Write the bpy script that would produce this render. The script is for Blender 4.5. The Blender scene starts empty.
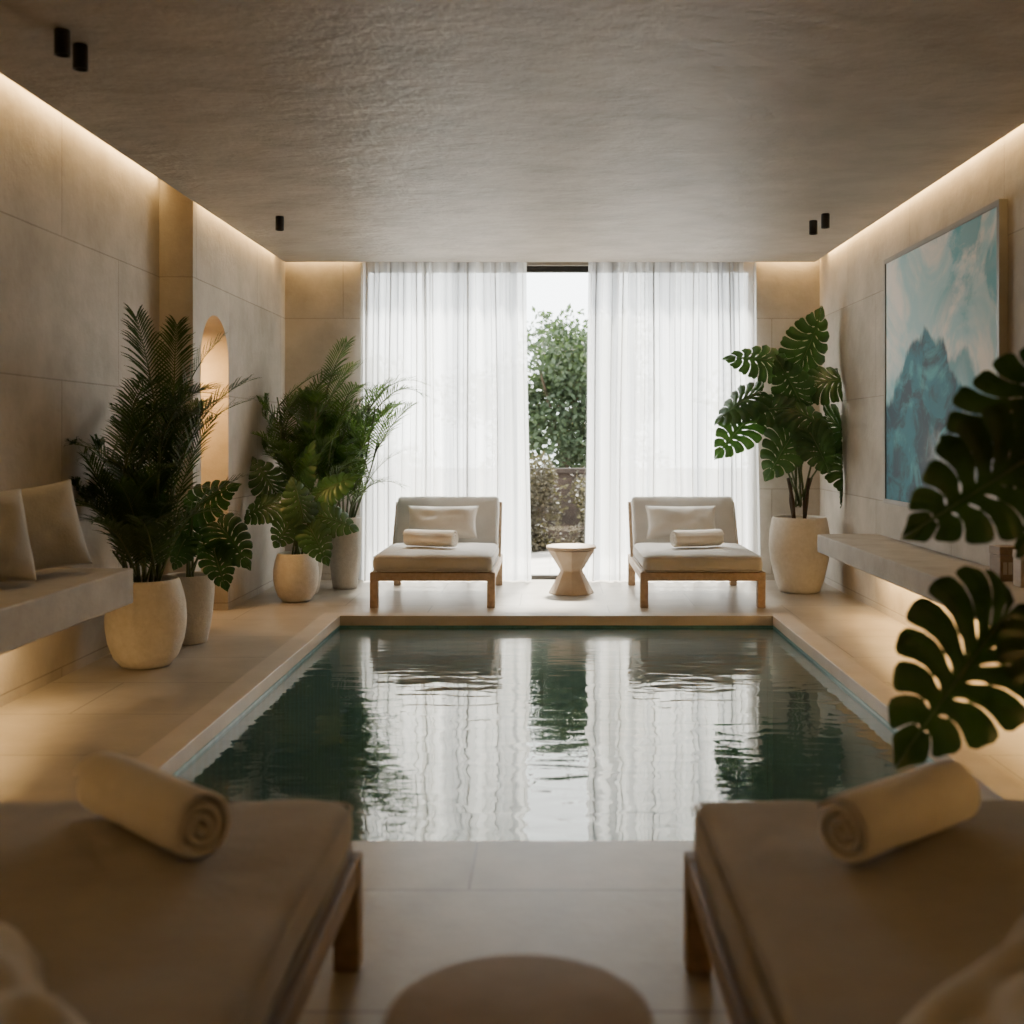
import bpy, bmesh, math, random
from mathutils import Vector, Matrix, noise
random.seed(7)
PI = math.pi
C = bpy.context.scene.collection
F = 1100.0; CX = 550.0; CY = 438.0; CH = 1.2
def W(px, py, Y):
    return Vector(((px-CX)*Y/F, Y, CH-(py-CY)*Y/F))

# ------------------------------------------------------------ mesh builder
class MB:
    def __init__(s): s.v = []; s.f = []
    def add(s, v, f):
        o = len(s.v); s.v += [Vector(p) for p in v]; s.f += [tuple(i+o for i in q) for q in f]
    def box(s, x0, x1, y0, y1, z0, z1):
        s.add([(x0,y0,z0),(x1,y0,z0),(x1,y1,z0),(x0,y1,z0),(x0,y0,z1),(x1,y0,z1),(x1,y1,z1),(x0,y1,z1)],
              [(0,3,2,1),(4,5,6,7),(0,1,5,4),(1,2,6,5),(2,3,7,6),(3,0,4,7)])
    def lathe(s, prof, seg=48, c=(0,0,0)):
        v = []; f = []
        for r, z in prof:
            for k in range(seg):
                a = 2*PI*k/seg
                v.append((c[0]+r*math.cos(a), c[1]+r*math.sin(a), c[2]+z))
        for i in range(len(prof)-1):
            for k in range(seg):
                k2 = (k+1) % seg
                f.append((i*seg+k, i*seg+k2, (i+1)*seg+k2, (i+1)*seg+k))
        f.append(tuple(range(seg))[::-1]); n = len(prof)-1
        f.append(tuple(n*seg+k for k in range(seg)))
        s.add(v, f)
    def tube(s, pts, r0, r1, seg=6):
        pts = [Vector(p) for p in pts]; n = len(pts); v = []; f = []
        for i, p in enumerate(pts):
            t = (pts[min(i+1,n-1)]-pts[max(i-1,0)])
            if t.length < 1e-9: t = Vector((0,0,1))
            t.normalize()
            a = t.cross(Vector((.31,.12,.94)));
            if a.length < 1e-3: a = t.cross(Vector((1,0,0)))
            a.normalize(); b = t.cross(a); r = r0+(r1-r0)*i/(n-1)
            for k in range(seg):
                g = 2*PI*k/seg; v.append(p+a*(r*math.cos(g))+b*(r*math.sin(g)))
        for i in range(n-1):
            for k in range(seg):
                k2 = (k+1) % seg; f.append((i*seg+k, i*seg+k2, (i+1)*seg+k2, (i+1)*seg+k))
        f.append(tuple(range(seg))[::-1]); f.append(tuple((n-1)*seg+k for k in range(seg)))
        s.add(v, f)
    def rbox(s, hx, hy, hz, r, dome=0, M=None, wob=0, seed=0, n=10, wrink=0):
        def ax(h):
            a = [-h, -h+r*.12, -h+r*.35, -h+r*.65, -h+r]
            m = [(-h+r)+(2*h-2*r)*i/n for i in range(1,n)] if h > r*1.5 else ([0] if h > r*1.01 else [])
            b = [-x for x in a[::-1]]
            if h <= r*1.01: b = b[1:]
            return a+m+b
        X, Y, Z = ax(hx), ax(hy), ax(hz); H = Vector((hx,hy,hz))
        bm = bmesh.new()
        def mp(p):
            q = Vector([max(-H[i]+r, min(H[i]-r, p[i])) for i in range(3)])
            d = p-q
            if d.length > 1e-9: d = d.normalized()*r
            o = q+d
            if dome:
                o.z += dome*(1 if p.z > 0 else -.0)*max(0,(1-(p.x/hx)**4))*max(0,(1-(p.y/hy)**4))*(max(p.z,0)/hz)
            if wob and d.length > 0:
                o += d.normalized()*wob*noise.noise(Vector((p.x*5+seed, p.y*4, p.z*4)))
                if wrink: o += d.normalized()*wrink*noise.noise(Vector((p.x*9+p.y*5+seed, p.y*13-p.x*6, p.z*8)))
            return o
        def face(A, B, fn, flip):
            g = [[bm.verts.new(mp(fn(a,b))) for b in B] for a in A]
            for i in range(len(A)-1):
                for j in range(len(B)-1):
                    q = [g[i][j], g[i+1][j], g[i+1][j+1], g[i][j+1]]
                    bm.faces.new(q[::-1] if flip else q)
        face(X, Y, lambda a,b: Vector((a,b,hz)), False); face(X, Y, lambda a,b: Vector((a,b,-hz)), True)
        face(X, Z, lambda a,b: Vector((a,-hy,b)), False); face(X, Z, lambda a,b: Vector((a,hy,b)), True)
        face(Y, Z, lambda a,b: Vector((hx,a,b)), False); face(Y, Z, lambda a,b: Vector((-hx,a,b)), True)
        bmesh.ops.remove_doubles(bm, verts=bm.verts, dist=1e-5)
        bm.verts.index_update()
        v = [(M @ q.co) if M else q.co.copy() for q in bm.verts]
        f = [tuple(x.index for x in q.verts) for q in bm.faces]
        bm.free(); s.add(v, f)
    def clamp(s, x0=-2.43, x1=2.26, y1=9.1, z1=2.6):
        for p in s.v:
            if p.x < x0: p.x = x0 + .02*random.random()
            if p.x > x1: p.x = x1 - .02*random.random()
            if p.y > y1: p.y = y1
            if p.z > z1: p.z = z1
    def build(s, name, m, parent=None, smooth=False, bevel=0, off=None):
        me = bpy.data.meshes.new(name)
        if off is not None:
            for p in s.v: p -= off
        me.from_pydata([tuple(p) for p in s.v], [], s.f); me.update()
        me.materials.append(m)
        if smooth:
            for p in me.polygons: p.use_smooth = True
        o = bpy.data.objects.new(name, me); C.objects.link(o)
        if parent: o.parent = parent
        if bevel:
            b = o.modifiers.new('bevel', 'BEVEL'); b.width = bevel; b.segments = 3; b.limit_method = 'ANGLE'
        return o

def tag(o, label, cat, group=None):
    o['label'] = label; o['category'] = cat
    if group: o['group'] = group
    return o
def thing(name, loc, label, cat, group=None, rz=0):
    o = bpy.data.objects.new(name, None); C.objects.link(o); o.location = loc; o.rotation_euler = (0,0,rz)
    o.empty_display_size = .1
    return tag(o, label, cat, group)
def struct(o): o['kind'] = 'structure'; return o
def dup(o, loc, rot=None, label=None, parent=None):
    c = o.copy(); C.objects.link(c)
    if parent: c.parent = parent
    else:
        c.location = loc
        if rot is not None: c.rotation_euler = rot
        c['label'] = label
    for ch in o.children: dup(ch, None, parent=c)
    return c

# ------------------------------------------------------------ materials
def nm(name):
    m = bpy.data.materials.new(name); m.use_nodes = True
    nt = m.node_tree; nt.nodes.clear()
    out = nt.nodes.new('ShaderNodeOutputMaterial')
    return m, nt, out
def N(nt, t, **kw):
    n = nt.nodes.new(t)
    for k, v in kw.items():
        if k.startswith('i_'): n.inputs[k[2:].replace('_',' ')].default_value = v
        else: setattr(n, k, v)
    return n
def L(nt, a, b): nt.links.new(a, b)
def math_(nt, op, a, b=None, c=None, clamp=False):
    n = nt.nodes.new('ShaderNodeMath'); n.operation = op; n.use_clamp = clamp
    for i, x in enumerate((a, b, c)):
        if x is None: continue
        if isinstance(x, (int, float)): n.inputs[i].default_value = x
        else: nt.links.new(x, n.inputs[i])
    return n.outputs[0]
def mixc(nt, f, a, b, mode='MIX'):
    n = nt.nodes.new('ShaderNodeMix'); n.data_type = 'RGBA'; n.blend_type = mode
    for i, x in ((0, f), (6, a), (7, b)):
        if isinstance(x, (int, float)): n.inputs[i].default_value = x
        elif isinstance(x, tuple): n.inputs[i].default_value = (*x, 1)
        else: nt.links.new(x, n.inputs[i])
    return n.outputs[2]
def surf(name, c1, c2, scale=3, rough=.7, bump=.2, bscale=40, stretch=(1,1,1), joint=None, plane='xy', jd=.45, spec=.4, sheen=0, bdist=.01, detail=6, transl=0, bdetail=6.0):
    m, nt, out = nm(name)
    b = N(nt, 'ShaderNodeBsdfPrincipled'); b.inputs['Roughness'].default_value = rough
    b.inputs['Specular IOR Level'].default_value = spec
    if sheen: b.inputs['Sheen Weight'].default_value = sheen
    tc = N(nt, 'ShaderNodeTexCoord'); mp = N(nt, 'ShaderNodeMapping'); mp.inputs['Scale'].default_value = stretch
    L(nt, tc.outputs['Object'], mp.inputs[0])
    n1 = N(nt, 'ShaderNodeTexNoise', i_Scale=scale, i_Detail=detail, i_Roughness=.6); L(nt, mp.outputs[0], n1.inputs[0])
    r = N(nt, 'ShaderNodeValToRGB'); r.color_ramp.elements[0].position = .3; r.color_ramp.elements[1].position = .7
    r.color_ramp.elements[0].color = (*c1,1); r.color_ramp.elements[1].color = (*c2,1)
    L(nt, n1.outputs[0], r.inputs[0]); col = r.outputs[0]
    n2 = N(nt, 'ShaderNodeTexNoise', i_Scale=bscale, i_Detail=bdetail, i_Roughness=.65); L(nt, mp.outputs[0], n2.inputs[0])
    h = n2.outputs[0]
    if joint:
        sp = N(nt, 'ShaderNodeSeparateXYZ'); L(nt, tc.outputs['Object'], sp.inputs[0])
        cb = N(nt, 'ShaderNodeCombineXYZ')
        a, c = {'xy':(0,1),'yz':(1,2),'xz':(0,2),'yx':(1,0)}[plane]
        L(nt, math_(nt, 'ADD', sp.outputs[a], joint[2]), cb.inputs[0]); L(nt, math_(nt, 'ADD', sp.outputs[c], joint[3]), cb.inputs[1])
        br = N(nt, 'ShaderNodeTexBrick', i_Scale=1.0); br.offset = .5
        br.inputs['Brick Width'].default_value = joint[0]; br.inputs['Row Height'].default_value = joint[1]
        br.inputs['Mortar Size'].default_value = joint[4] if len(joint) > 4 else .004; br.inputs['Mortar Smooth'].default_value = .2
        br.inputs['Color1'].default_value = (.90,.90,.90,1); br.inputs['Color2'].default_value = (1,1,1,1); br.inputs['Mortar'].default_value = (jd,jd,jd,1)
        L(nt, cb.outputs[0], br.inputs[0])
        col = mixc(nt, 1.0, col, br.outputs['Color'], 'MULTIPLY')
        h = math_(nt, 'SUBTRACT', math_(nt, 'MULTIPLY', h, .6), math_(nt, 'MULTIPLY', br.outputs['Fac'], .6))
    L(nt, col, b.inputs['Base Color'])
    bp = N(nt, 'ShaderNodeBump', i_Strength=bump, i_Distance=bdist); L(nt, h, bp.inputs['Height']); L(nt, bp.outputs[0], b.inputs['Normal'])
    if transl:
        tr = N(nt, 'ShaderNodeBsdfTranslucent'); L(nt, mixc(nt, 1.0, col, (1.5,1.7,.8), 'MULTIPLY'), tr.inputs[0])
        mx = N(nt, 'ShaderNodeMixShader'); mx.inputs[0].default_value = transl
        L(nt, b.outputs[0], mx.inputs[1]); L(nt, tr.outputs[0], mx.inputs[2]); L(nt, mx.outputs[0], out.inputs[0])
    else: L(nt, b.outputs[0], out.inputs[0])
    return m

M = {}
M['wall_yz'] = surf('stone_wall_side', (.38,.34,.285), (.53,.48,.415), 3.2, .75, .7, 13, joint=(1.45,.72,.28,-.05+.0), plane='yz', jd=.68, detail=10, bdist=.012)
M['wall_xz'] = surf('stone_wall_end', (.38,.34,.285), (.53,.48,.415), 3.2, .75, .7, 13, joint=(1.45,.72,.3,-.05), plane='xz', jd=.68, detail=10, bdist=.012)
M['ceil'] = surf('ceiling_plaster', (.34,.295,.25), (.48,.425,.37), 2.6, .5, .55, 6.0, stretch=(.9,1.15,1), bdist=.04, detail=9, bdetail=8)
M['floor'] = surf('limestone_floor', (.30,.265,.22), (.44,.395,.335), 2.6, .33, .25, 30, joint=(1.25,.62,1.466,.18), plane='xy', jd=.45, spec=.5)
M['coping'] = surf('coping_stone', (.43,.38,.32), (.53,.475,.405), 4, .42, .15, 40)
M['bench'] = surf('bench_stone', (.32,.295,.26), (.42,.39,.35), 5, .75, .3, 40)
M['pot'] = surf('pot_stone', (.58,.53,.46), (.68,.63,.56), 30, .9, .55, 80, bdist=.010)
M['pot2'] = surf('pot_stone_grey', (.45,.42,.375), (.54,.505,.455), 30, .9, .5, 75, bdist=.010)
M['soil'] = surf('soil', (.02,.013,.008), (.06,.04,.025), 30, .95, .8, 60)
M['fabric'] = surf('greige_fabric', (.38,.36,.335), (.46,.44,.41), 4, .95, .25, 260, sheen=.2, bdist=.004)
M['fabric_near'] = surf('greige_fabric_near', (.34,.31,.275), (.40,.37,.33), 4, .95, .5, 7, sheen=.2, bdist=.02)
M['pillow'] = surf('linen_pillow', (.48,.455,.42), (.56,.535,.50), 5, .95, .3, 200, sheen=.2, bdist=.004)
M['cushion'] = surf('bench_cushion_linen', (.31,.305,.29), (.40,.39,.37), 5, .95, .4, 90, sheen=.2, bdist=.006)
M['throw'] = surf('pale_throw', (.46,.43,.385), (.55,.52,.47), 5, .95, .3, 120, sheen=.2, bdist=.004)
M['towel'] = surf('towel', (.74,.69,.62), (.84,.79,.72), 8, .98, .8, 190, sheen=.3, bdist=.006)
M['wood'] = surf('oak', (.30,.215,.145), (.44,.335,.24), 6, .5, .15, 30, stretch=(5,.6,5))
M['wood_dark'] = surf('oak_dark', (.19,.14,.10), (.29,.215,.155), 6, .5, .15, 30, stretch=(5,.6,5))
M['black'] = surf('black_metal', (.012,.011,.010), (.02,.018,.016), 5, .45, .02, 40)
M['frame_dark'] = surf('dark_window_frame', (.03,.028,.026), (.045,.042,.038), 5, .5, .02, 40)
M['palm'] = surf('palm_leaf', (.018,.042,.014), (.044,.084,.026), 9, .5, .05, 20, transl=.25)
M['bamboo'] = surf('bamboo_leaf', (.040,.082,.024), (.095,.155,.046), 7, .5, .05, 20, transl=.35)
M['mon'] = surf('monstera_leaf', (.018,.048,.015), (.042,.092,.028), 7, .32, .1, 20, transl=.22)
M['mon_light'] = surf('monstera_leaf_light', (.028,.068,.022), (.060,.118,.038), 7, .34, .1, 20, transl=.24)
M['mon_dark'] = surf('monstera_leaf_dark', (.022,.045,.017), (.048,.088,.030), 7, .22, .1, 20, transl=.25)
M['stem'] = surf('green_stem', (.05,.08,.025), (.09,.12,.04), 9, .6, .1, 30)
M['bark'] = surf('bark', (.05,.032,.02), (.10,.07,.045), 12, .9, .5, 40)
M['table'] = surf('cast_stone_table', (.34,.26,.19), (.44,.35,.265), 8, .7, .3, 45)
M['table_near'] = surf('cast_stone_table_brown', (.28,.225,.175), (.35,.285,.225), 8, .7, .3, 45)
M['tframe'] = surf('champagne_frame', (.22,.205,.18), (.29,.27,.24), 4, .45, .05, 40)
M['garden_leaf'] = surf('garden_leaf', (.026,.043,.022), (.070,.098,.052), 1.6, .6, .05, 20, transl=.25)
M['garden_leaf2'] = surf('garden_leaf_olive', (.035,.030,.020), (.080,.065,.042), 3, .7, .05, 20, transl=.2)
M['paving'] = surf('garden_paving', (.30,.27,.24), (.40,.37,.33), 4, .8, .2, 40, joint=(.8,.4,0,0), plane='xy')
M['brick'] = surf('garden_brick', (.022,.016,.012), (.06,.04,.03), 5, .9, .4, 40, joint=(.22,.075,0,0,.006), plane='xz', jd=.7)
def curtain_mat():
    m, nt, out = nm('sheer_curtain')
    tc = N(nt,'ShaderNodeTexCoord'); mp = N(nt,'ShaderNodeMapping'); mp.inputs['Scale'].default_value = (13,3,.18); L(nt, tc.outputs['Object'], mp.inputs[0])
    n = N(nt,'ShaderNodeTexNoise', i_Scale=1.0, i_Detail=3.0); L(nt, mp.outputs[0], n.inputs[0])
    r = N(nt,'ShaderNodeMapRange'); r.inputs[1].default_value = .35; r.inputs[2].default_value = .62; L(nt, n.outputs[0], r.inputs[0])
    col = mixc(nt, r.outputs[0], (.50,.51,.53), (.95,.95,.94))  # vertical grey bands paint the shading of the folds into the cloth colour
    d = N(nt,'ShaderNodeBsdfDiffuse'); t = N(nt,'ShaderNodeBsdfTranslucent'); p = N(nt,'ShaderNodeBsdfTransparent')
    L(nt, col, d.inputs[0]); L(nt, col, t.inputs[0])
    a = N(nt,'ShaderNodeMixShader'); a.inputs[0].default_value = .6; L(nt, d.outputs[0], a.inputs[1]); L(nt, t.outputs[0], a.inputs[2])
    b = N(nt,'ShaderNodeMixShader'); L(nt, math_(nt,'MULTIPLY_ADD', r.outputs[0], .17, .07), b.inputs[0]); L(nt, a.outputs[0], b.inputs[1]); L(nt, p.outputs[0], b.inputs[2])
    L(nt, b.outputs[0], out.inputs[0]); return m
M['curtain'] = curtain_mat()
def glass_mat():
    m, nt, out = nm('window_glass')
    g = N(nt,'ShaderNodeBsdfGlossy'); g.inputs['Roughness'].default_value = .02; p = N(nt,'ShaderNodeBsdfTransparent'); p.inputs[0].default_value = (.96,.98,.97,1)
    b = N(nt,'ShaderNodeMixShader'); b.inputs[0].default_value = .04; L(nt, p.outputs[0], b.inputs[1]); L(nt, g.outputs[0], b.inputs[2]); L(nt, b.outputs[0], out.inputs[0]); return m
M['glass'] = glass_mat()
def water_mat():
    m, nt, out = nm('pool_water')
    tc = N(nt,'ShaderNodeTexCoord'); mp = N(nt,'ShaderNodeMapping'); mp.inputs['Scale'].default_value = (1.2,3.0,1); L(nt, tc.outputs['Object'], mp.inputs[0])
    n = N(nt,'ShaderNodeTexNoise', i_Scale=3.2, i_Detail=1.8, i_Roughness=.45, i_Distortion=.4); L(nt, mp.outputs[0], n.inputs[0])
    bp = N(nt,'ShaderNodeBump', i_Strength=.15, i_Distance=.02); L(nt, n.outputs[0], bp.inputs['Height'])
    fr = N(nt,'ShaderNodeFresnel', i_IOR=1.55); L(nt, bp.outputs[0], fr.inputs['Normal'])
    sp = N(nt,'ShaderNodeSeparateXYZ'); L(nt, tc.outputs['Object'], sp.inputs[0])
    ro = N(nt,'ShaderNodeMapRange'); ro.interpolation_type = 'SMOOTHSTEP'; ro.inputs[1].default_value = 5.2; ro.inputs[2].default_value = 7.1; ro.inputs[3].default_value = .012; ro.inputs[4].default_value = .14; L(nt, sp.outputs[1], ro.inputs[0])
    gl = N(nt,'ShaderNodeBsdfGlossy'); L(nt, ro.outputs[0], gl.inputs['Roughness']); gl.inputs[0].default_value = (1,.97,.91,1); L(nt, bp.outputs[0], gl.inputs['Normal'])
    tr = N(nt,'ShaderNodeBsdfTransparent'); tr.inputs[0].default_value = (.50,.85,.90,1)
    df = N(nt,'ShaderNodeBsdfDiffuse'); df.inputs[0].default_value = (.095,.205,.23,1)
    a = N(nt,'ShaderNodeMixShader'); a.inputs[0].default_value = .5; L(nt, tr.outputs[0], a.inputs[1]); L(nt, df.outputs[0], a.inputs[2])
    b = N(nt,'ShaderNodeMixShader'); L(nt, fr.outputs[0], b.inputs[0]); L(nt, a.outputs[0], b.inputs[1]); L(nt, gl.outputs[0], b.inputs[2])
    L(nt, b.outputs[0], out.inputs[0]); return m
M['water'] = water_mat()
M['tile'] = surf('pool_tile', (.06,.20,.215), (.10,.28,.29), 3, .35, .2, 30, joint=(.1,.05,0,0,.003), plane='xy', jd=.7)
def painting_mat(y0, y1, z0, z1):
    m, nt, out = nm('watercolour_canvas')
    tc = N(nt,'ShaderNodeTexCoord'); sp = N(nt,'ShaderNodeSeparateXYZ'); L(nt, tc.outputs['Object'], sp.inputs[0])
    u = math_(nt,'DIVIDE', math_(nt,'SUBTRACT', y1, sp.outputs[1]), y1-y0)
    v = math_(nt,'DIVIDE', math_(nt,'SUBTRACT', sp.outputs[2], z0), z1-z0)
    cb = N(nt,'ShaderNodeCombineXYZ'); L(nt,u,cb.inputs[0]); L(nt,v,cb.inputs[1])
    cu_ = N(nt,'ShaderNodeCombineXYZ'); L(nt,u,cu_.inputs[0]); L(nt,math_(nt,'MULTIPLY',v,.45),cu_.inputs[1])
    def nz(s, off, det=6, dist=.8, rough=.6, src=None):
        mp = N(nt,'ShaderNodeMapping'); mp.inputs['Location'].default_value = (off,off*1.7,0); L(nt, (src or cb).outputs[0], mp.inputs[0])
        n = N(nt,'ShaderNodeTexNoise', i_Scale=s, i_Detail=det, i_Roughness=rough, i_Distortion=dist); L(nt, mp.outputs[0], n.inputs[0]); return n.outputs[0]
    def sm(x, a, b):
        n = N(nt,'ShaderNodeMapRange'); n.interpolation_type = 'SMOOTHSTEP'; n.inputs[1].default_value = a; n.inputs[2].default_value = b
        L(nt, x, n.inputs[0]); return n.outputs[0]
    n1, n2, n3 = nz(3, 1.3), nz(7, 4.1), nz(2, 8.8, 4, 1.5)
    col = mixc(nt, sm(n3,.46,.68), (.86,.81,.76), (.40,.62,.65))
    top = math_(nt,'MULTIPLY', sm(nz(2.4,12.2,6,1.2),.44,.60), sm(math_(nt,'ADD',u,v), 1.05, 1.6))
    col = mixc(nt, math_(nt,'MULTIPLY', top, .75), col, (.03,.34,.42))
    def ridge(cu, top, slope_l, slope_r, amp, nn, soft):
        d = math_(nt,'SUBTRACT', u, cu)
        l = math_(nt,'MULTIPLY', math_(nt,'MAXIMUM', math_(nt,'MULTIPLY', d, -1), 0), slope_l)
        r = math_(nt,'MULTIPLY', math_(nt,'MAXIMUM', d, 0), slope_r)
        h = math_(nt,'SUBTRACT', math_(nt,'SUBTRACT', top, l), r)
        h = math_(nt,'ADD', h, math_(nt,'MULTIPLY', math_(nt,'SUBTRACT', nn, .5), amp))
        hv = math_(nt,'SUBTRACT', h, v)
        return sm(hv, 0, soft), hv
    r0, h0 = ridge(.30,.72,.3,.45,.5,nz(3.5,21.0,7,0,.6,cu_),.25)
    col = mixc(nt, math_(nt,'MULTIPLY', r0, .6), col, (.12,.46,.54))
    r1, h1 = ridge(.70,.55,.5,.35,.4,nz(4,2.3,7,0,.6,cu_),.06)
    col = mixc(nt, math_(nt,'MULTIPLY', r1, .8), col, mixc(nt, sm(h1,0,.3), (.02,.26,.34), (.42,.66,.68)))
    r2, h2 = ridge(.42,.68,.66,.72,.34,nz(4.2,6.6,8,0,.55,cu_),.035)
    deep = mixc(nt, sm(n2,.40,.62), (.001,.04,.075), (.004,.16,.225))
    deep = mixc(nt, math_(nt,'MULTIPLY', sm(nz(2.6,3.3,7,2.2),.52,.70), .6), deep, (.10,.50,.57))
    col = mixc(nt, math_(nt,'MULTIPLY', r2, .98), col, deep)
    fade = math_(nt,'MULTIPLY', sm(math_(nt,'SUBTRACT', math_(nt,'ADD', .24, math_(nt,'MULTIPLY', math_(nt,'SUBTRACT', n1, .5), .9)), v), -.12, .18), .9)
    fade = math_(nt,'MULTIPLY', fade, sm(math_(nt,'ADD',u,math_(nt,'MULTIPLY',n2,.3)), .46, .92))
    col = mixc(nt, fade, col, (.80,.73,.69))
    b = N(nt,'ShaderNodeBsdfPrincipled'); b.inputs['Roughness'].default_value = .7; L(nt, col, b.inputs['Base Color'])
    L(nt, b.outputs[0], out.inputs[0]); return m

# ------------------------------------------------------------ setting
XL, XLR, XR, YB, ZC, ZT = -2.45, -2.24, 2.28, 9.3, 2.64, 2.92
PX0, PX1, PY0, PY1 = -1.40, 1.485, 3.28, 7.33; CW = .13
b = MB()
hx0, hx1, hy0, hy1 = PX0-CW, PX1+CW, PY0-.004, PY1+CW
b.box(-3.0, hx0, -2.15, 9.5, -.2, 0); b.box(hx1, 2.5, -2.15, 9.5, -.2, 0)
b.box(hx0, hx1, -2.15, hy0, -.2, 0); b.box(hx0, hx1, hy1, 9.5, -.2, 0)
struct(b.build('floor', M['floor']))
b = MB(); b.box(XL-.15, XL, -2.15, 6.9, 0, ZT); struct(b.build('wall_left', M['wall_yz']))
b = MB(); ya, yb, zs = 7.06, 7.66, 1.72; R = (yb-ya)/2
prof = [(6.9,0),(ya,0)] + [((ya+yb)/2-R*math.cos(PI*k/20), zs+R*math.sin(PI*k/20)) for k in range(21)] + [(yb,0),(9.45,0),(9.45,ZT),(6.9,ZT)]
n = len(prof); xa, xb = XLR, -2.75
v = [(xa,p[0],p[1]) for p in prof]+[(xb,p[0],p[1]) for p in prof]
f = [tuple(range(n)), tuple(range(2*n-1,n-1,-1))]+[(i,i+n,(i+1)%n+n,(i+1)%n) for i in range(n)]
b.add(v,f); b.box(-2.85,-2.75,6.9,9.45,0,ZT)
o = struct(b.build('wall_left_rear', M['wall_yz']))
bm = bmesh.new(); bm.from_mesh(o.data); bmesh.ops.recalc_face_normals(bm, faces=bm.faces); bm.to_mesh(o.data); bm.free()
b = MB(); b.box(XR, XR+.15, -2.15, 9.45, 0, ZT); struct(b.build('wall_right', M['wall_yz']))
b = MB(); b.box(XL-.15, XR+.15, -2.3, -2.15, 0, ZT); struct(b.build('wall_front', M['wall_xz']))
b = MB(); b.box(XLR, -1.6, YB, YB+.15, 0, ZT); b.box(1.74, XR, YB, YB+.15, 0, ZT); b.box(-1.6,1.74,YB,YB+.15,2.66,ZT)
struct(b.build('wall_back', M['wall_xz']))
b = MB(); b.box(-2.17, 2.17, -2.15, 9.0, ZC, ZC+.05); b.box(-3.0, 2.5, -2.3, 9.5, ZT, ZT+.1)
struct(b.build('ceiling', M['ceil']))
b = MB(); y0, y1 = 9.33, 9.40
for bx in ((-1.6,-1.55,0,2.66),(1.69,1.74,0,2.66),(-1.6,1.74,2.61,2.66),(-1.6,1.74,0,.035)): b.box(bx[0],bx[1],y0,y1,bx[2],bx[3])
w = struct(b.build('window_1', M['frame_dark']))
b = MB(); b.box(-1.55,1.69,9.36,9.366,.035,2.61); b.build('pane', M['glass'], w)

# pool
pool = thing('swimming_pool', (0,0,0), 'rectangular indoor pool of calm dark teal water with stone coping', 'pool')
b = MB()
b.box(hx0,PX0,hy0,hy1,-.05,.016); b.box(PX1,hx1,hy0,hy1,-.05,.016); b.box(PX0,PX1,PY1,hy1,-.05,.016)
b.build('coping', M['coping'], pool, bevel=.004)
b = MB()
b.box(hx0,PX0,hy0,hy1,-1.3,-.05); b.box(PX1,hx1,hy0,hy1,-1.3,-.05); b.box(PX0,PX1,hy0-.1,hy0+.003,-1.3,-.2); b.box(PX0,PX1,PY1,hy1,-1.3,-.05); b.box(hx0,hx1,hy0-.1,hy1,-1.4,-1.3)
b.build('basin', M['tile'], pool)
b = MB(); b.add([(PX0,hy0,-.065),(PX1,hy0,-.065),(PX1,PY1,-.065),(PX0,PY1,-.065)],[(0,1,2,3)]); b.build('water', M['water'], pool)

# benches
b = MB(); b.box(XL+.001, -1.9, -.5, 5.02, .447, .607)
o = b.build('floating_bench', M['bench'], bevel=.008); tag(o, 'long grey stone bench cantilevered from the left wall carrying linen cushions', 'bench')
b = MB(); b.box(1.85, XR-.001, -.5, 7.62, .41, .535)
o = b.build('floating_bench', M['bench'], bevel=.008); tag(o, 'long stone ledge bench floating on the right wall below the painting', 'bench')

# curtains
def curtain(x0t, x1t, x0b, x1b, folds, seed, label):
    b = MB(); nx, nz_ = folds*16, 16; rnd = random.Random(seed)
    wd = [rnd.uniform(.6,1.5) for _ in range(folds)]; tot = sum(wd); cum = [0]
    for q in wd: cum.append(cum[-1]+q/tot)
    ph = [rnd.uniform(-.5,.5) for _ in range(folds+2)]; am = [rnd.uniform(.5,1.2) for _ in range(folds+2)]
    v = []; f = []
    for j in range(nz_+1):
        t = j/nz_; z = .012+(2.86-.012)*t
        xa = x0b+(x0t-x0b)*t; xb = x1b+(x1t-x1b)*t
        for i in range(nx+1):
            g = i/16; k = min(int(g), folds-1); fr = g-k; s = fr*fr*(3-2*fr)
            u = cum[k]+(cum[k+1]-cum[k])*fr
            p = ph[k]*(1-s)+ph[k+1]*s; a = am[k]*(1-s)+am[k+1]*s
            y = 9.17+.055*a*math.sin(2*PI*g+p)+.006*math.sin(6*PI*g+p*2+t*2)
            x = xa+(xb-xa)*u+.016*math.sin(4*PI*g+p)*a
            v.append((x+.006*math.sin(t*5+g), y, z))
    for j in range(nz_):
        for i in range(nx):
            a = j*(nx+1)+i; f.append((a,a+1,a+nx+2,a+nx+1))
    b.add(v,f); o = b.build('curtain', M['curtain'], None, True); tag(o, label, 'curtain', 'sheer window curtains'); return o
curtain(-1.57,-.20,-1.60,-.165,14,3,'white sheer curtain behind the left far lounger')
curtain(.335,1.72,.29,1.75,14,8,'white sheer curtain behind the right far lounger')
b = MB(); b.box(-1.59,1.73,9.13,9.21,2.865,2.90); o = b.build('curtain_track', M['black']); tag(o,'slim dark curtain track above the window drapes','curtain track')

# painting
py0, py1, pz0, pz1 = 5.475, 7.37, .765, 2.39
pt = thing('framed_painting', (0,0,0), 'large abstract teal and white watercolour in a pale frame on the right wall', 'painting')
b = MB(); t = .03
for q in ((py0,py1,pz0,pz0+t),(py0,py1,pz1-t,pz1),(py0,py0+t,pz0+t,pz1-t),(py1-t,py1,pz0+t,pz1-t)): b.box(2.235,XR-.001,q[0],q[1],q[2],q[3])
b.build('frame', M['tframe'], pt)
b = MB(); b.box(2.243,2.275,py0+t,py1-t,pz0+t,pz1-t); b.build('canvas', painting_mat(py0,py1,pz0,pz1), pt)

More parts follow.
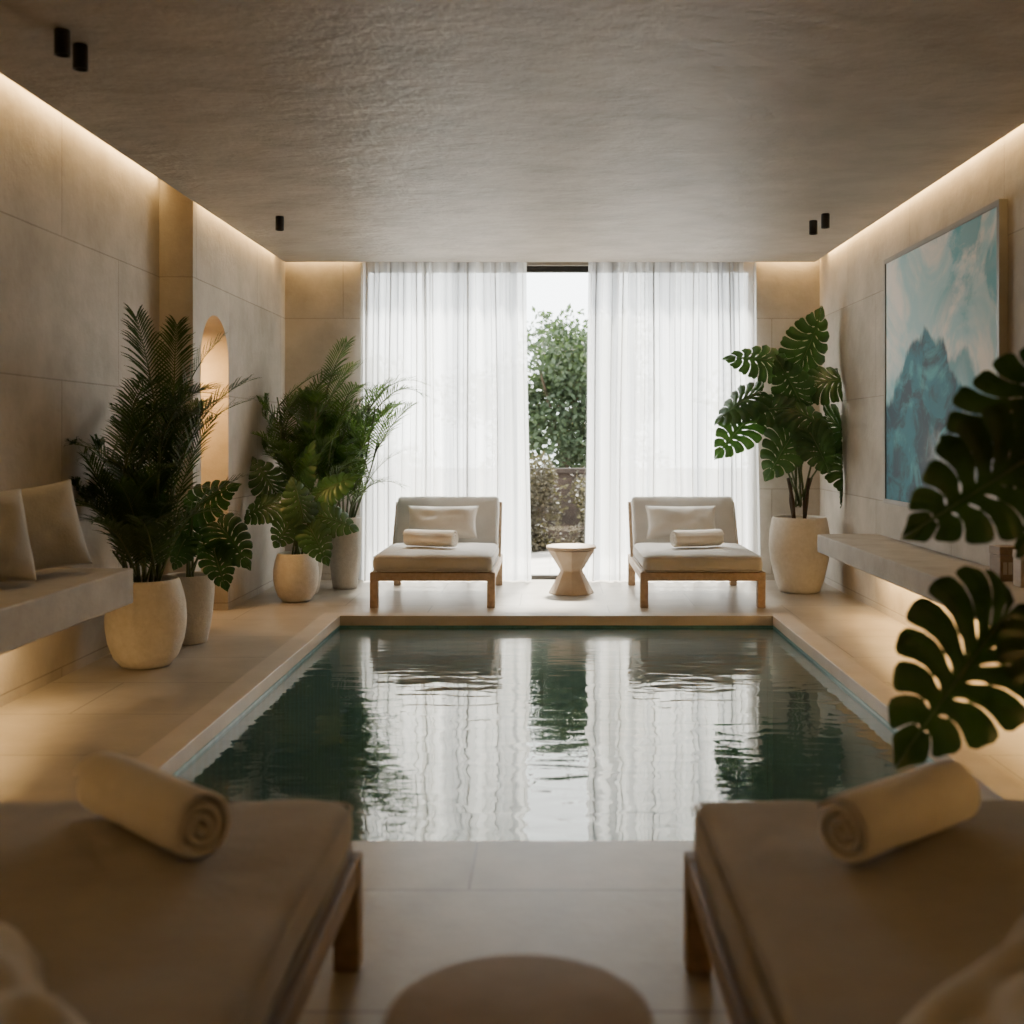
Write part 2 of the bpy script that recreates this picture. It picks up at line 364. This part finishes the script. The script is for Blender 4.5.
# spotlights
def spot(x, y, label, src=[None]):
    if src[0] is None:
        r = thing('ceiling_spotlight', (x,y,ZC), label, 'ceiling light', 'black ceiling spotlights')
        b = MB(); b.lathe([(.025,0),(.027,-.004),(.027,-.086),(.0275,-.09),(.022,-.09),(.020,-.07)][::-1], 28); b.build('housing', M['black'], r, False)
        b = MB(); b.lathe([(.0195,-.074),(.0195,-.071)], 20); b.build('lens', M['pot2'], r); src[0] = r; return r
    return dup(src[0], (x,y,ZC), label=label)
spot(-1.72,3.88,'black cylinder ceiling spotlight nearest the camera above the left bench')
spot(-1.72,4.03,'black cylinder ceiling spotlight second of the pair above the left bench')
spot(-1.757,7.15,'lone black cylinder ceiling spotlight above the palms by the arched opening')
spot(1.77,7.07,'black cylinder ceiling spotlight, nearer the painting, of the right pair')
spot(1.745,7.29,'black cylinder ceiling spotlight, farther from the painting, of the right pair')

# ------------------------------------------------------------ loungers
def lounger(name_label, loc, rz, seat, ang, blen, fab, wood, group, wr=0, dome=.018):
    r = thing('lounge_chair', loc, name_label, 'lounger', group, rz)
    w = .44; tl = seat+.27
    b = MB(); b.box(-w,w,0,.05,.19,.25); b.box(-w,w,tl-.05,tl,.19,.25); b.box(-w,-w+.045,.05,tl-.05,.19,.25); b.box(w-.045,w,.05,tl-.05,.19,.25)
    b.build('frame', wood, r, bevel=.005)
    b = MB()
    for k in range(9): y = .1+k*(seat-.1)/8; b.box(-w+.045,w-.045,y-.03,y+.03,.215,.235)
    b.build('slats', wood, r)
    for sx in (-1,1):
        for y in (0.002, tl-.062):
            b = MB(); x0, x1 = sorted((sx*(w+.003), sx*(w-.055)))
            b.box(x0,x1,y,y+.06,0,.252)
            b.build('leg', wood, r, bevel=.005)
    b = MB(); Mx = Matrix.Translation((0,seat/2-.005,.31))
    b.rbox(.425,seat/2+.01,.058,.045,dome,Mx,.006,seat,22,wr); o = b.build('seat_cushion', fab, r, True)
    b = MB()
    for s in (1,-1):
        z = .31+s*.046
        pts = []; hx, hy, rr = .425, seat/2+.01, .045
        for cx, cy, a0 in ((hx-rr,hy-rr,0),(-hx+rr,hy-rr,90),(-hx+rr,-hy+rr,180),(hx-rr,-hy+rr,270)):
            for k in range(6):
                a = math.radians(a0+k*18); pts.append((cx+rr*math.cos(a)*.90, cy+rr*math.sin(a)*.90+seat/2-.005, z))
        pts.append(pts[0]); b.tube(pts,.004,.004,6)
    b.build('piping', fab, o, True)
    R_ = Matrix.Translation((0,seat,.345)) @ Matrix.Rotation(math.radians(ang),4,'X')
    b = MB(); b.rbox(.415,blen/2,.05,.035,.012,R_ @ Matrix.Translation((0,blen/2,-.04)),.005,3); b.build('back_cushion', fab, r, True)
    b = MB()
    def bar(x0,x1,ya,yb,z0,z1):
        bb = MB(); bb.box(x0,x1,ya,yb,z0,z1); b.add([R_ @ p for p in bb.v], bb.f)
    bar(-w+.002,-w+.035,-.07,blen-.01,-.125,-.085); bar(w-.035,w-.002,-.07,blen-.01,-.125,-.085); bar(-w+.035,w-.035,blen-.06,blen-.02,-.12,-.092); bar(-w+.035,w-.035,blen*.4,blen*.4+.04,-.12,-.092)
    b.build('backrest_frame', wood, r, bevel=.004)
    p = R_ @ Vector((0,blen*.55,-.11))
    for sx in (-1,1):
        b = MB(); b.tube([(sx*.34,p.y,p.z),(sx*.34,tl-.03,.22)],.01,.01,8); b.build('support_strut', wood, r)
    return r
G = 'timber poolside loungers'
lounger('timber lounger with light cushions in front of the left curtain, past the pool', (-.83,7.76,0), 0, .98, 57, .46, M['fabric'], M['wood'], G)
lounger('timber lounger with light cushions in front of the right curtain, past the pool', (1.08,7.76,0), 0, .98, 57, .46, M['fabric'], M['wood'], G)
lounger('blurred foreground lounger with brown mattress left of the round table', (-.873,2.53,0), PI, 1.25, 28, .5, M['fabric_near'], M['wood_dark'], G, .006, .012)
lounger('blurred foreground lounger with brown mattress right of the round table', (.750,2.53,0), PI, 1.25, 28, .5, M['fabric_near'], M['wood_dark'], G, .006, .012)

def pillow(loc, w, h, t, rot, label, mat, group, name='throw_pillow', cat='pillow', seed=0):
    b = MB(); n = 22; v = []; f = []
    for s in (1,-1):
        for i in range(n+1):
            for j in range(n+1):
                u = -1+2*i/n; q = -1+2*j/n
                u = math.sin(u*PI/2); q = math.sin(q*PI/2)
                th = t/2*(max(0,1-u**4)**.6)*(max(0,1-q**4)**.6)
                th += .010*noise.noise(Vector((u*2.2+seed,q*2.2,s)))*(1-u*u)*(1-q*q)*2
                k = 1-.07*(1-q*q) ; k2 = 1-.08*(1-u*u)
                v.append((u*w/2*k, -s*th, q*h/2*k2))
    m_ = (n+1)**2
    for s in (0,1):
        for i in range(n):
            for j in range(n):
                a = s*m_+i*(n+1)+j; q = (a,a+n+1,a+n+2,a+1); f.append(q if s == 0 else q[::-1])
    b.add(v,f); r = thing(name, loc, label, cat, group); r.rotation_euler = rot
    o = b.build('cover', mat, r, True)
    bm = bmesh.new(); bm.from_mesh(o.data); bmesh.ops.remove_doubles(bm, verts=bm.verts, dist=1e-5); bm.to_mesh(o.data); bm.free()
    b = MB(); pts = []
    for k in range(81):
        e = k/80*4; sd = int(e) % 4; q = (e-int(e))*2-1
        u, g = {0:(q,-1),1:(1,q),2:(-q,1),3:(-1,-q)}[sd]
        pts.append((u*w/2*(1-.07*(1-g*g)),0,g*h/2*(1-.08*(1-u*u))))
    b.tube(pts,.004,.004,5); b.build('seam', mat, r, True)
    return r
PG = 'linen lounger pillows'
pillow((-.85,8.70,.535),.56,.29,.13,(math.radians(-33),0,0),'linen pillow propped on the far lounger in front of the left curtain',M['pillow'],PG)
pillow((1.04,8.70,.535),.56,.29,.13,(math.radians(-33),0,0),'linen pillow propped on the far lounger in front of the right curtain',M['pillow'],PG,seed=4)
CG = 'bench cushions'
pillow((-2.23,4.33,.808),.37,.39,.19,(math.radians(-18),0,math.radians(56)),'square linen cushion on the left bench, cut by the photo edge',M['cushion'],CG,'square_cushion','cushion',2)
pillow((-2.21,4.74,.812),.38,.39,.19,(math.radians(-20),math.radians(-6),math.radians(46)),'square linen cushion on the left bench, the one nearer the palm',M['cushion'],CG,'square_cushion','cushion',5)
# loose throws bunched on the near loungers
def throw(a, b_, inward, label, seed):
    a, b_ = Vector(a), Vector(b_); d = (b_-a); dn_ = d.normalized(); inn = Vector(inward).normalized()
    a2 = a-dn_*.22; ln = d.length+.50
    mb = MB(); nu, nv = 40, 56; v = []; f = []
    for i in range(nu+1):
        u = i/nu*.46
        for j in range(nv+1):
            t = j/nv*ln
            env = 1-math.exp(-u/.08)
            far = 1-math.exp(-t/.09)
            p = a2+dn_*t+inn*(u-.02+.016*math.sin(t*15+seed))
            z = .388+env*far*(.115+.018*math.sin(u*52+2.5*math.sin(t*5+seed))+.010*math.sin(t*30+u*14)+.03*noise.noise(Vector((u*6,t*5,seed))))
            if i in (0,1): z = .385
            v.append((p.x,p.y,z))
    for i in range(nu):
        for j in range(nv):
            q = i*(nv+1)+j; f.append((q,q+1,q+nv+2,q+nv+1))
    mb.add(v,f); o = mb.build('throw_blanket', M['throw'], None, True); sd = o.modifiers.new('thick','SOLIDIFY'); sd.thickness = .006; sd.offset = 1
    tag(o,label,'blanket','throws on near loungers')
throw((-.87,1.76,0),(-.60,1.44,0),(-1,-.35,0),'blurred pale throw bunched on the near lounger, lower left corner of the photo',1.0)
throw((.76,1.76,0),(.46,1.44,0),(1,-.35,0),'blurred pale throw bunched on the near lounger, lower right corner of the photo',2.3)

# towels
def towel(p0, p1, r, label, group):
    p0, p1 = Vector(p0), Vector(p1); d = p1-p0; ln = d.length
    b = MB(); turns = 3.3; n = 150; pitch = (r-.010)/turns
    sl = [(-ln/2,.3),(-ln/2+.004,.6),(-ln/2+.010,.8),(-ln/2+.025,.95)]+[(-ln/2+.025+(ln-.05)*k/8,1) for k in range(1,8)]+[(ln/2-.025,.95),(ln/2-.010,.8),(ln/2-.004,.6),(ln/2,.3)]
    v = []; f = []
    for (x, s) in sl:
        for side in (1,-1):
            for i in range(n+1):
                t = i/n; a = t*turns*2*PI+.8; rc = .006+pitch*turns*t; th = pitch*.46*s
                tap = min(1,(1-t)*8) if t > .875 else 1
                rr = rc-pitch*.5+side*th*tap
                rr *= 1+.015*math.sin(a*3+x*20)
                v.append((x, max(rr,.001)*math.cos(a), max(rr,.001)*math.sin(a)))
    R_ = 2*(n+1)
    for k in range(len(sl)-1):
        for i in range(n):
            a = k*R_+i; f.append((a,a+1,a+1+R_,a+R_)); a2 = a+n+1; f.append((a2,a2+R_,a2+R_+1,a2+1))
        a = k*R_+n; f.append((a,a+n+1,a+n+1+R_,a+R_))
    for i in range(n):
        f.append((i,i+n+1,i+n+2,i+1)); a = (len(sl)-1)*R_+i; f.append((a,a+1,a+n+2,a+n+1))
    b.add(v,f); o = b.build('rolled_towel', M['towel'], None, True)
    o.location = (p0+p1)/2; o.rotation_euler = (0,0,math.atan2(d.y,d.x)); tag(o, label, 'towel', group); return o
TG = 'rolled towels on loungers'
towel((-.99,2.42,.444),(-.672,2.13,.444),.082,'rolled cream towel on the blurred foreground lounger at left',TG)
towel((.868,2.36,.444),(.558,2.11,.444),.080,'rolled cream towel on the blurred foreground lounger at right',TG)
towel((-1.08,8.25,.452),(-.70,8.12,.452),.078,'rolled cream towel on the far lounger in front of the left curtain',TG)
towel((.91,8.12,.452),(1.28,8.25,.452),.078,'rolled cream towel on the far lounger in front of the right curtain',TG)

# side tables
def side_table(loc, label, mat, seg=8):
    r = thing('side_table', loc, label, 'side table', 'hourglass side tables')
    b = MB(); b.lathe([(.168,0),(.176,.006),(.088,.172),(.088,.184),(.178,.330),(.178,.337)], seg); b.build('pedestal', mat, r)
    b = MB(); b.lathe([(.186,.345),(.193,.348),(.194,.358),(.191,.366),(.185,.369)], 64); b.build('tabletop', mat, r, True)
    return r
side_table((.165,8.50,0),'hourglass stone side table between the two far loungers',M['table'])
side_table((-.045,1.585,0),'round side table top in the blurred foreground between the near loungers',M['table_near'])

# small boxes on right ledge
def dbox(x,y,w,d,h,rz,label,mat):
    r = thing('decorative_box',(x,y,.535),label,'box','boxes on the right ledge',rz)
    b = MB(); b.box(-w/2,w/2,-d/2,d/2,0,h*.75); b.build('body',mat,r,bevel=.003)
    b = MB(); b.box(-w/2-.002,w/2+.002,-d/2-.002,d/2+.002,h*.76,h); b.build('lid',mat,r,bevel=.003)
    b = MB()
    for k in range(3): b.box(-w*.36+k*w*.26,-w*.36+k*w*.26+w*.18,-d/2-.003,-d/2+.001,h*.2,h*.55)
    b.build('inlay',M['pillow'],r)
dbox(2.13,5.15,.10,.10,.16,.1,'small dark wooden box with pale inlay on the right ledge beside the monstera',M['wood_dark'])
dbox(2.16,4.93,.13,.11,.16,-.1,'small light oak box on the right ledge behind the foreground leaves',M['wood'])

# ------------------------------------------------------------ plants
def pot(parent, r, h, kind, mat):
    if kind == 'round': P = [(.48,0),(.60,.012),(.80,.12),(.93,.28),(.99,.44),(1.0,.56),(.98,.70),(.92,.84),(.86,.93),(.82,.985),(.79,1.0),(.75,.985),(.76,.90)]
    elif kind == 'tall': P = [(.66,0),(.72,.01),(.82,.2),(.93,.45),(.99,.70),(1.0,.85),(.97,.96),(.94,1.0),(.89,.99),(.88,.9)]
    else: P = [(.60,0),(.66,.012),(.80,.16),(.95,.42),(1.0,.62),(.97,.82),(.90,.97),(.87,1.0),(.83,.99),(.82,.9)]
    b = MB(); pts = []
    for i in range(len(P)-1):
        for k in range(3):
            t = k/3; pts.append(((P[i][0]*(1-t)+P[i+1][0]*t)*r,(P[i][1]*(1-t)+P[i+1][1]*t)*h))
    pts.append((P[-1][0]*r,P[-1][1]*h)); b.lathe(pts,56); b.build('pot',mat,parent,True)
    b = MB(); rr = P[-1][0]*r*.99; b.lathe([(rr,h*.88),(rr*.6,h*.905),(rr*.1,h*.91)],32); b.build('soil',M['soil'],parent,True)

HM = [(0.02,-.02),(.12,-.15),(.26,-.19),(.38,-.11),(.44,.06),(.45,.24),(.42,.42),(.34,.60),(.23,.77),(.11,.91),(0.0,1.04)]
def hm(u):
    g = max(0,min(.9999,u))*(len(HM)-1); i = int(g); t = g-i
    p0, p1, p2, p3 = HM[max(i-1,0)], HM[i], HM[i+1], HM[min(i+2,len(HM)-1)]
    f = lambda a,b_,c,d: .5*((2*b_)+(-a+c)*t+(2*a-5*b_+4*c-d)*t*t+(-a+3*b_-3*c+d)*t**3)
    return (max(0,f(p0[0],p1[0],p2[0],p3[0])), f(p0[1],p1[1],p2[1],p3[1]))
def mleaf(mb, at, tip, nrm, size, lobes=9, droop=.32, fold=.55, rnd=random):
    tip = Vector(tip).normalized(); nrm = Vector(nrm); nrm = (nrm-tip*nrm.dot(tip)).normalized(); sx = tip.cross(nrm)
    VS = [0,.10,.17,.24,.32,.50,.70,.86,.95,1.0]
    G_ = [1,1,.84,.84,1,.955,.93,.90,.80,.46]      # a small hole by the midrib, then a narrow slit out to the edge
    wv = rnd.uniform(-.06,.06)
    def P(x,y,lift):
        z = -droop*max(y,0)**2 - fold*x*x + .03*math.sin(y*9+wv*40)*abs(x)*2 + lift
        return at+(sx*x+tip*y+nrm*z)*size
    for s in (1,-1):
        for k in range(lobes):
            u0, u1 = k/lobes, (k+1)/lobes; um = (u0+u1)/2; hw = (u1-u0)/2
            sc = rnd.uniform(.94,1.03); rows = []
            for v_, g in zip(VS, G_):
                if k == 0: g = 1-(1-g)*.7
                if k == lobes-1: g = 1-(1-g)*.4
                row = []
                for q in (-1,-.5,0,.5,1):
                    u = um+q*hw*g; mx, my = hm(u)
                    ry = (u**1.1)*.90
                    vv = v_*sc if v_ > .5 else v_
                    x = mx*vv; y = ry*(1-vv)+my*vv
                    y -= .09*math.sin(vv*PI)*(1-.4*u)
                    row.append(P(s*x,y,-.035*abs(q)*v_))
                rows.append(row)
            v = [p for r in rows for p in r]; f = []
            for i in range(len(VS)-1):
                for j in range(4):
                    a = i*5+j; q = (a,a+1,a+6,a+5); f.append(q if s == 1 else q[::-1])
            mb.add(v,f)
def bez(a, c, b_, n=8):
    return [a*(1-t)**2+c*2*t*(1-t)+b_*t*t for t in [i/n for i in range(n+1)]]
def monstera(name, base, r, h, kind, potmat, leafmat, leaves, label, group=None, trunk=0, seed=1):
    rnd = random.Random(seed); root = thing(name, base, label, 'potted plant', group); B = Vector(base)
    pot(root, r, h, kind, potmat)
    lf, st = MB(), MB(); top = B+Vector((0,0,h*.9))
    if trunk:
        tb = MB()
        for k in range(4):
            a = k*1.6+.4; p0 = top+Vector((.05*math.cos(a),.05*math.sin(a),-.02))
            tb.tube([p0, p0+Vector((.03*math.cos(a+1),.03,trunk*.5)), p0+Vector((.06*math.cos(a),.05*math.sin(a),trunk))],.017,.012,8)
        tb.build('trunk', M['bark'], root, True, off=B)
    for L5 in leaves:
        px, py, dy, ang, size = L5[:5]
        c = W(px, py, B.y+dy); a = math.radians(ang)
        tip = Vector((math.cos(a), rnd.uniform(-.35,.15), math.sin(a))).normalized()
        nr = Vector((rnd.uniform(-.45,.45), -.9, rnd.uniform(.15,.85)))
        at = c-tip*size*.42
        mleaf(lf, at, tip, nr, size, rnd=rnd)
        o = top+Vector((rnd.uniform(-.04,.04),rnd.uniform(-.04,.04),trunk*rnd.uniform(.3,.95)))
        mid = (o+at)/2+Vector((0,0,.12*(at-o).length+.05)) ; mid.x = o.x*.6+at.x*.4
        st.tube(bez(o,mid,at),.008,.005,6)
        nn = (nr-tip*nr.dot(tip)).normalized()
        st.tube([at+(tip*y+nn*(-.32*y*y+.004))*size for y in (0,.2,.4,.6,.8,.92)],.004,.001,5)
    for m_ in (lf, st): m_.clamp(x0=-2.43 if B.y < 6.8 else -2.22)
    st.build('stems', M['stem'], root, True, off=B); lf.build('foliage', leafmat, root, True, off=B)
    return root

def frond(lf, st, base, az, length, e0, e1, npair, ll, lw, rnd, start=.3, r0=.006, vup=.35):
    n = 16; p = Vector(base); pts = [p.copy()]; dirs = []
    for i in range(n):
        t = (i+.5)/n; e = math.radians(e0+(e1-e0)*t**1.6)
        d = Vector((math.cos(az)*math.cos(e), math.sin(az)*math.cos(e), math.sin(e))); dirs.append(d)
        p = p+d*length/n; pts.append(p.copy())
    st.tube(pts, r0, .0015, 5)
    side = Vector((-math.sin(az), math.cos(az), 0))
    for k in range(npair):
        t = start+(1-start)*(k+.5)/npair; g = t*n; i = min(int(g),n-1)
        q = pts[i].lerp(pts[i+1], g-i); d = dirs[i]; up = side.cross(d)*-1
        if up.z < 0: up = -up
        tt = (t-start)/(1-start); l = ll*(.55+.75*math.sin(PI*(tt*.8+.12)))*rnd.uniform(.85,1.1)
        for s in (1,-1):
            ld = (d*(.62+.5*tt)+side*s*(.85-.3*tt)+up*vup*rnd.uniform(.3,1.2)).normalized()
            wd = ld.cross(up).normalized() if ld.cross(up).length > .01 else side
            dr = Vector((0,0,-1))
            a = q; m1 = q+ld*l*.35+dr*l*.01; m2 = q+ld*l*.7+dr*l*.07; e = q+ld*l+dr*l*.2
            lf.add([a-wd*lw*.25,a+wd*lw*.25,m1+wd*lw*.55,m1-wd*lw*.55,m2+wd*lw*.42,m2-wd*lw*.42,e],[(0,1,2,3),(3,2,4,5),(5,4,6)])
def palm(base, r, h, kind, potmat, leafmat, label, nf, length, e0r, e1r, npair, ll, lw, seed, start=.3, canes=6, ch=(.35,.95), spread=.14, xmin=-2.43, lowb=.45):
    rnd = random.Random(seed); root = thing('potted_palm', base, label, 'potted plant', 'potted palms'); B = Vector(base)
    pot(root, r, h, kind, potmat); lf, st = MB(), MB(); top = B+Vector((0,0,h*.88))
    cs = []
    for k in range(canes):
        a = 2*PI*k/canes+.3; hh = ch[0]+(ch[1]-ch[0])*((k*.618+.3) % 1); p0 = top+Vector((.05*math.cos(a),.05*math.sin(a),0)); p1 = p0+Vector((spread*math.cos(a),spread*.8*math.sin(a),hh))
        st.tube([p0,(p0+p1)/2+Vector((.01,0,0)),p1],.009,.006,6); cs.append((p0,p1,a))
    for k in range(nf):
        az = math.radians(360*((k*.618034) % 1))
        p0, p1, a = cs[k % canes]; q = lowb+(1-lowb)*((k*.377) % 1); bs = p0.lerp(p1, q)
        e0 = e0r[0]+(e0r[1]-e0r[0])*rnd.random(); e1 = e1r[0]+(e1r[1]-e1r[0])*rnd.random()
        frond(lf, st, bs, az, length*rnd.uniform(.75,1.05), e0, e1, npair, ll, lw, rnd, start)
    for m_ in (lf, st): m_.clamp(x0=xmin)
    st.build('stems', M['stem'], root, True, off=B); lf.build('foliage', leafmat, root, False, off=B); return root
palm((-2.13,5.80,0),.205,.46,'round',M['pot'],M['palm'],'tall dark feathery palm in a rounded pale stone pot beside the left bench',54,.72,(60,86),(-25,60),30,.14,.009,11,.14,11,(.2,.92),.12,lowb=.02)
palm((-1.64,8.80,0),.135,.57,'tall',M['pot2'],M['bamboo'],'bushy bright green palm in the slim pot next to the left curtain',56,.60,(48,86),(-35,40),22,.14,.011,5,.10,10,(.5,1.02),.22,xmin=-2.22,lowb=.2)
palm((-1.88,8.50,0),.125,.37,'tall',M['pot2'],M['bamboo'],'smaller palm in the low pot squeezed behind the front monstera, left rear corner',42,.57,(48,86),(-20,40),22,.14,.010,9,.10,9,(.75,1.32),.18,xmin=-2.22,lowb=.4)
MG = 'potted monsteras'
monstera('potted_monstera',(-2.12,6.46,0),.145,.40,'tall',M['pot2'],M['mon'],
 [(207,498,0,35,.30),(232,540,-.1,-45,.30),(190,530,.1,80,.26),(218,565,-.15,-70,.24),(178,552,-.2,240,.20)],
 'small monstera in a grey stone pot tucked between the tall palm and arched opening',MG,seed=3)
monstera('potted_monstera',(-1.87,8.10,0),.165,.355,'round',M['pot'],M['mon_light'],
 [(266,476,0,120,.33),(300,466,.1,80,.32),(332,484,0,35,.32),(258,508,-.15,195,.30),(336,520,-.1,-15,.30),(284,532,-.2,235,.28),(318,543,-.2,-60,.28),(300,500,-.2,100,.30)],
 'low bushy monstera in a small round cream pot in the left rear corner',MG,seed=5)
monstera('potted_monstera',(1.95,8.60,0),.235,.585,'egg',M['pot'],M['mon'],
 [(812,343,0,62,.48),(757,357,-.1,165,.40),(838,378,-.1,15,.42),(738,402,-.1,205,.40),(792,385,-.2,120,.38),(736,432,-.05,228,.42),(808,415,-.25,-20,.38),(848,432,-.1,-35,.44),(782,452,-.25,240,.42),(850,470,-.15,-70,.44),(820,450,-.3,-60,.36),(770,408,-.2,180,.34)],
 'tall monstera in a large cream stone pot beside the right far lounger',MG,trunk=.38,seed=8)
monstera('potted_monstera',(1.64,2.78,0),.20,.46,'egg',M['pot'],M['mon_dark'],
 [(1030,402,-.1,60,.34),(984,487,-.15,215,.36),(962,672,-.2,228,.42),(1110,545,.1,-30,.36),(1120,640,.1,-60,.38),(1120,430,0,20,.40),(1170,540,.1,-20,.40),(1068,668,-.25,-60,.30)],
 'dark blurred monstera reaching in from the right edge of the foreground',MG,seed=12)

# ------------------------------------------------------------ garden
b = MB(); b.box(-8,8,9.5,22,-.2,-.03); struct(b.build('ground', M['paving']))
b = MB(); b.box(-5,5,12.6,12.85,-.03,.80); b.box(-5.02,5.02,12.57,12.88,.80,.85)
o = b.build('garden_wall', M['brick']); tag(o,'low dark brick garden wall seen between the curtains','garden wall')
def tree(name, x, y, z0, zc, rx, ry, rz, n, ls, mat, label, cat, seed, group=None):
    rnd = random.Random(seed); r = thing(name,(x,y,z0),label,cat,group)
    if name == 'garden_tree':
        b = MB(); b.tube([(0,0,0),(.05,0,(zc-z0)*.5),(0,.03,zc-z0)],.08,.04,8)
        for k in range(6):
            a = k*1.05; b.tube([(0,.0,(zc-z0)*.6),(rx*.5*math.cos(a),ry*.5*math.sin(a),zc-z0+rz*.3)],.03,.01,6)
        b.build('trunk',M['bark'],r)
    b = MB(); K = 40
    cl = [(Vector((rnd.gauss(0,.42),rnd.gauss(0,.42),rnd.uniform(-.95,.6))), rnd.uniform(.25,.5)) for _ in range(K)]
    for k in range(n):
        c, s = cl[k % K]
        d = Vector((rnd.gauss(0,1),rnd.gauss(0,1),rnd.gauss(0,1))).normalized()*s*rnd.uniform(.5,1)
        q = c+d; p = Vector((q.x*rx,q.y*ry,zc-z0+q.z*rz))
        if p.z < .02: p.z = .02+rnd.random()*.1
        t = Vector((rnd.gauss(0,1),rnd.gauss(0,1),rnd.gauss(0,.8))).normalized(); w = t.cross(Vector((rnd.gauss(0,1),rnd.gauss(0,1),rnd.gauss(0,1)))).normalized()
        l = ls*rnd.uniform(.7,1.3)
        b.add([p,p+t*l*.5+w*l*.28,p+t*l,p+t*l*.5-w*l*.28],[(0,1,2,3)])
    b.build('foliage',mat,r)
tree('garden_tree',.15,14.4,-.03,1.80,1.25,.8,1.20,18000,.085,M['garden_leaf'],'leafy green tree behind the garden wall, filling the gap between curtains','tree',1,'garden trees')
tree('garden_tree',-2.9,14.6,-.03,1.6,1.1,.8,.9,5000,.11,M['garden_leaf'],'garden tree hidden behind the left sheer curtain','tree',2,'garden trees')
tree('garden_tree',3.2,14.6,-.03,1.7,1.1,.8,.9,5000,.11,M['garden_leaf'],'garden tree hidden behind the right sheer curtain','tree',3,'garden trees')
tree('garden_shrub',-.20,12.0,-.03,.45,.32,.25,.62,4000,.05,M['garden_leaf2'],'olive brown shrub against the garden wall, left of the gap','shrub',4,'low garden shrubs')
tree('garden_shrub',.54,11.9,-.03,.38,.32,.25,.55,4000,.05,M['garden_leaf2'],'olive brown shrub against the garden wall, right of the gap','shrub',6,'low garden shrubs')

# ------------------------------------------------------------ lights
def area(name, loc, along, d, sx, sy, e, col, spread=180):
    l = bpy.data.lights.new(name,'AREA'); l.shape = 'RECTANGLE'; l.size = sx; l.size_y = sy; l.energy = e; l.color = col; l.spread = math.radians(spread)
    o = bpy.data.objects.new(name,l); C.objects.link(o); d = Vector(d).normalized(); X = Vector(along).normalized(); Z = -d; X = (X-Z*X.dot(Z)).normalized(); Y = Z.cross(X)
    m_ = Matrix((X,Y,Z)).transposed().to_4x4(); m_.translation = loc; o.matrix_world = m_; return o
WARM = (1,.64,.25)
def cove(loc, along, d, ln, e): area('cove_light', loc, along, d, ln, .025, e, WARM, 140)
cove((-2.395,2.4,2.85),(0,1,0),(-1.0,0,-1),8.9,50)
cove((-2.200,7.95,2.745),(0,1,0),(-.9,0,-1),2.0,12)
cove((2.240,3.6,2.745),(0,1,0),(.9,0,-1),10.8,56)
cove((-1.92,9.255,2.78),(1,0,0),(0,.9,-1),.6,4.2)
cove((2.0,9.255,2.78),(1,0,0),(0,.9,-1),.5,4.2)
area('bench_light',(-2.28,2.3,.43),(0,1,0),(-.8,0,-1),5.2,.04,52,WARM)
area('bench_light',(2.12,3.6,.395),(0,1,0),(.9,0,-1),7.8,.04,105,WARM)
area('niche_light',(-2.55,7.3,1.75),(0,1,0),(0,.6,-1),.2,.2,17,(1,.55,.18))
p = area('window_portal',(.07,9.5,1.35),(1,0,0),(0,-1,0),3.4,2.75,1,(1,1,1)); p.data.cycles.is_portal = True
s = bpy.data.lights.new('sun','SUN'); s.energy = 48; s.angle = math.radians(8); s.color = (1,.94,.86)
so = bpy.data.objects.new('sun',s); C.objects.link(so); so.rotation_euler = Vector((-.04,-.66,-1.0)).to_track_quat('-Z','Y').to_euler()

w = bpy.data.worlds.new('world'); bpy.context.scene.world = w; w.use_nodes = True
nt = w.node_tree; bg = nt.nodes['Background']; bg.inputs[0].default_value = (.96,.975,1,1); bg.inputs[1].default_value = 8.8

# ------------------------------------------------------------ camera
cam = bpy.data.cameras.new('camera'); co = bpy.data.objects.new('camera',cam); C.objects.link(co)
co.location = (0,0,CH); co.rotation_euler = (PI/2,0,0)
cam.sensor_width = 36; cam.lens = 36*F/1024; cam.shift_x = -38/1024; cam.shift_y = -74/1024
cam.dof.use_dof = True; cam.dof.focus_distance = 7.2; cam.dof.aperture_fstop = 2.0
cam.clip_start = .05
bpy.context.scene.camera = co
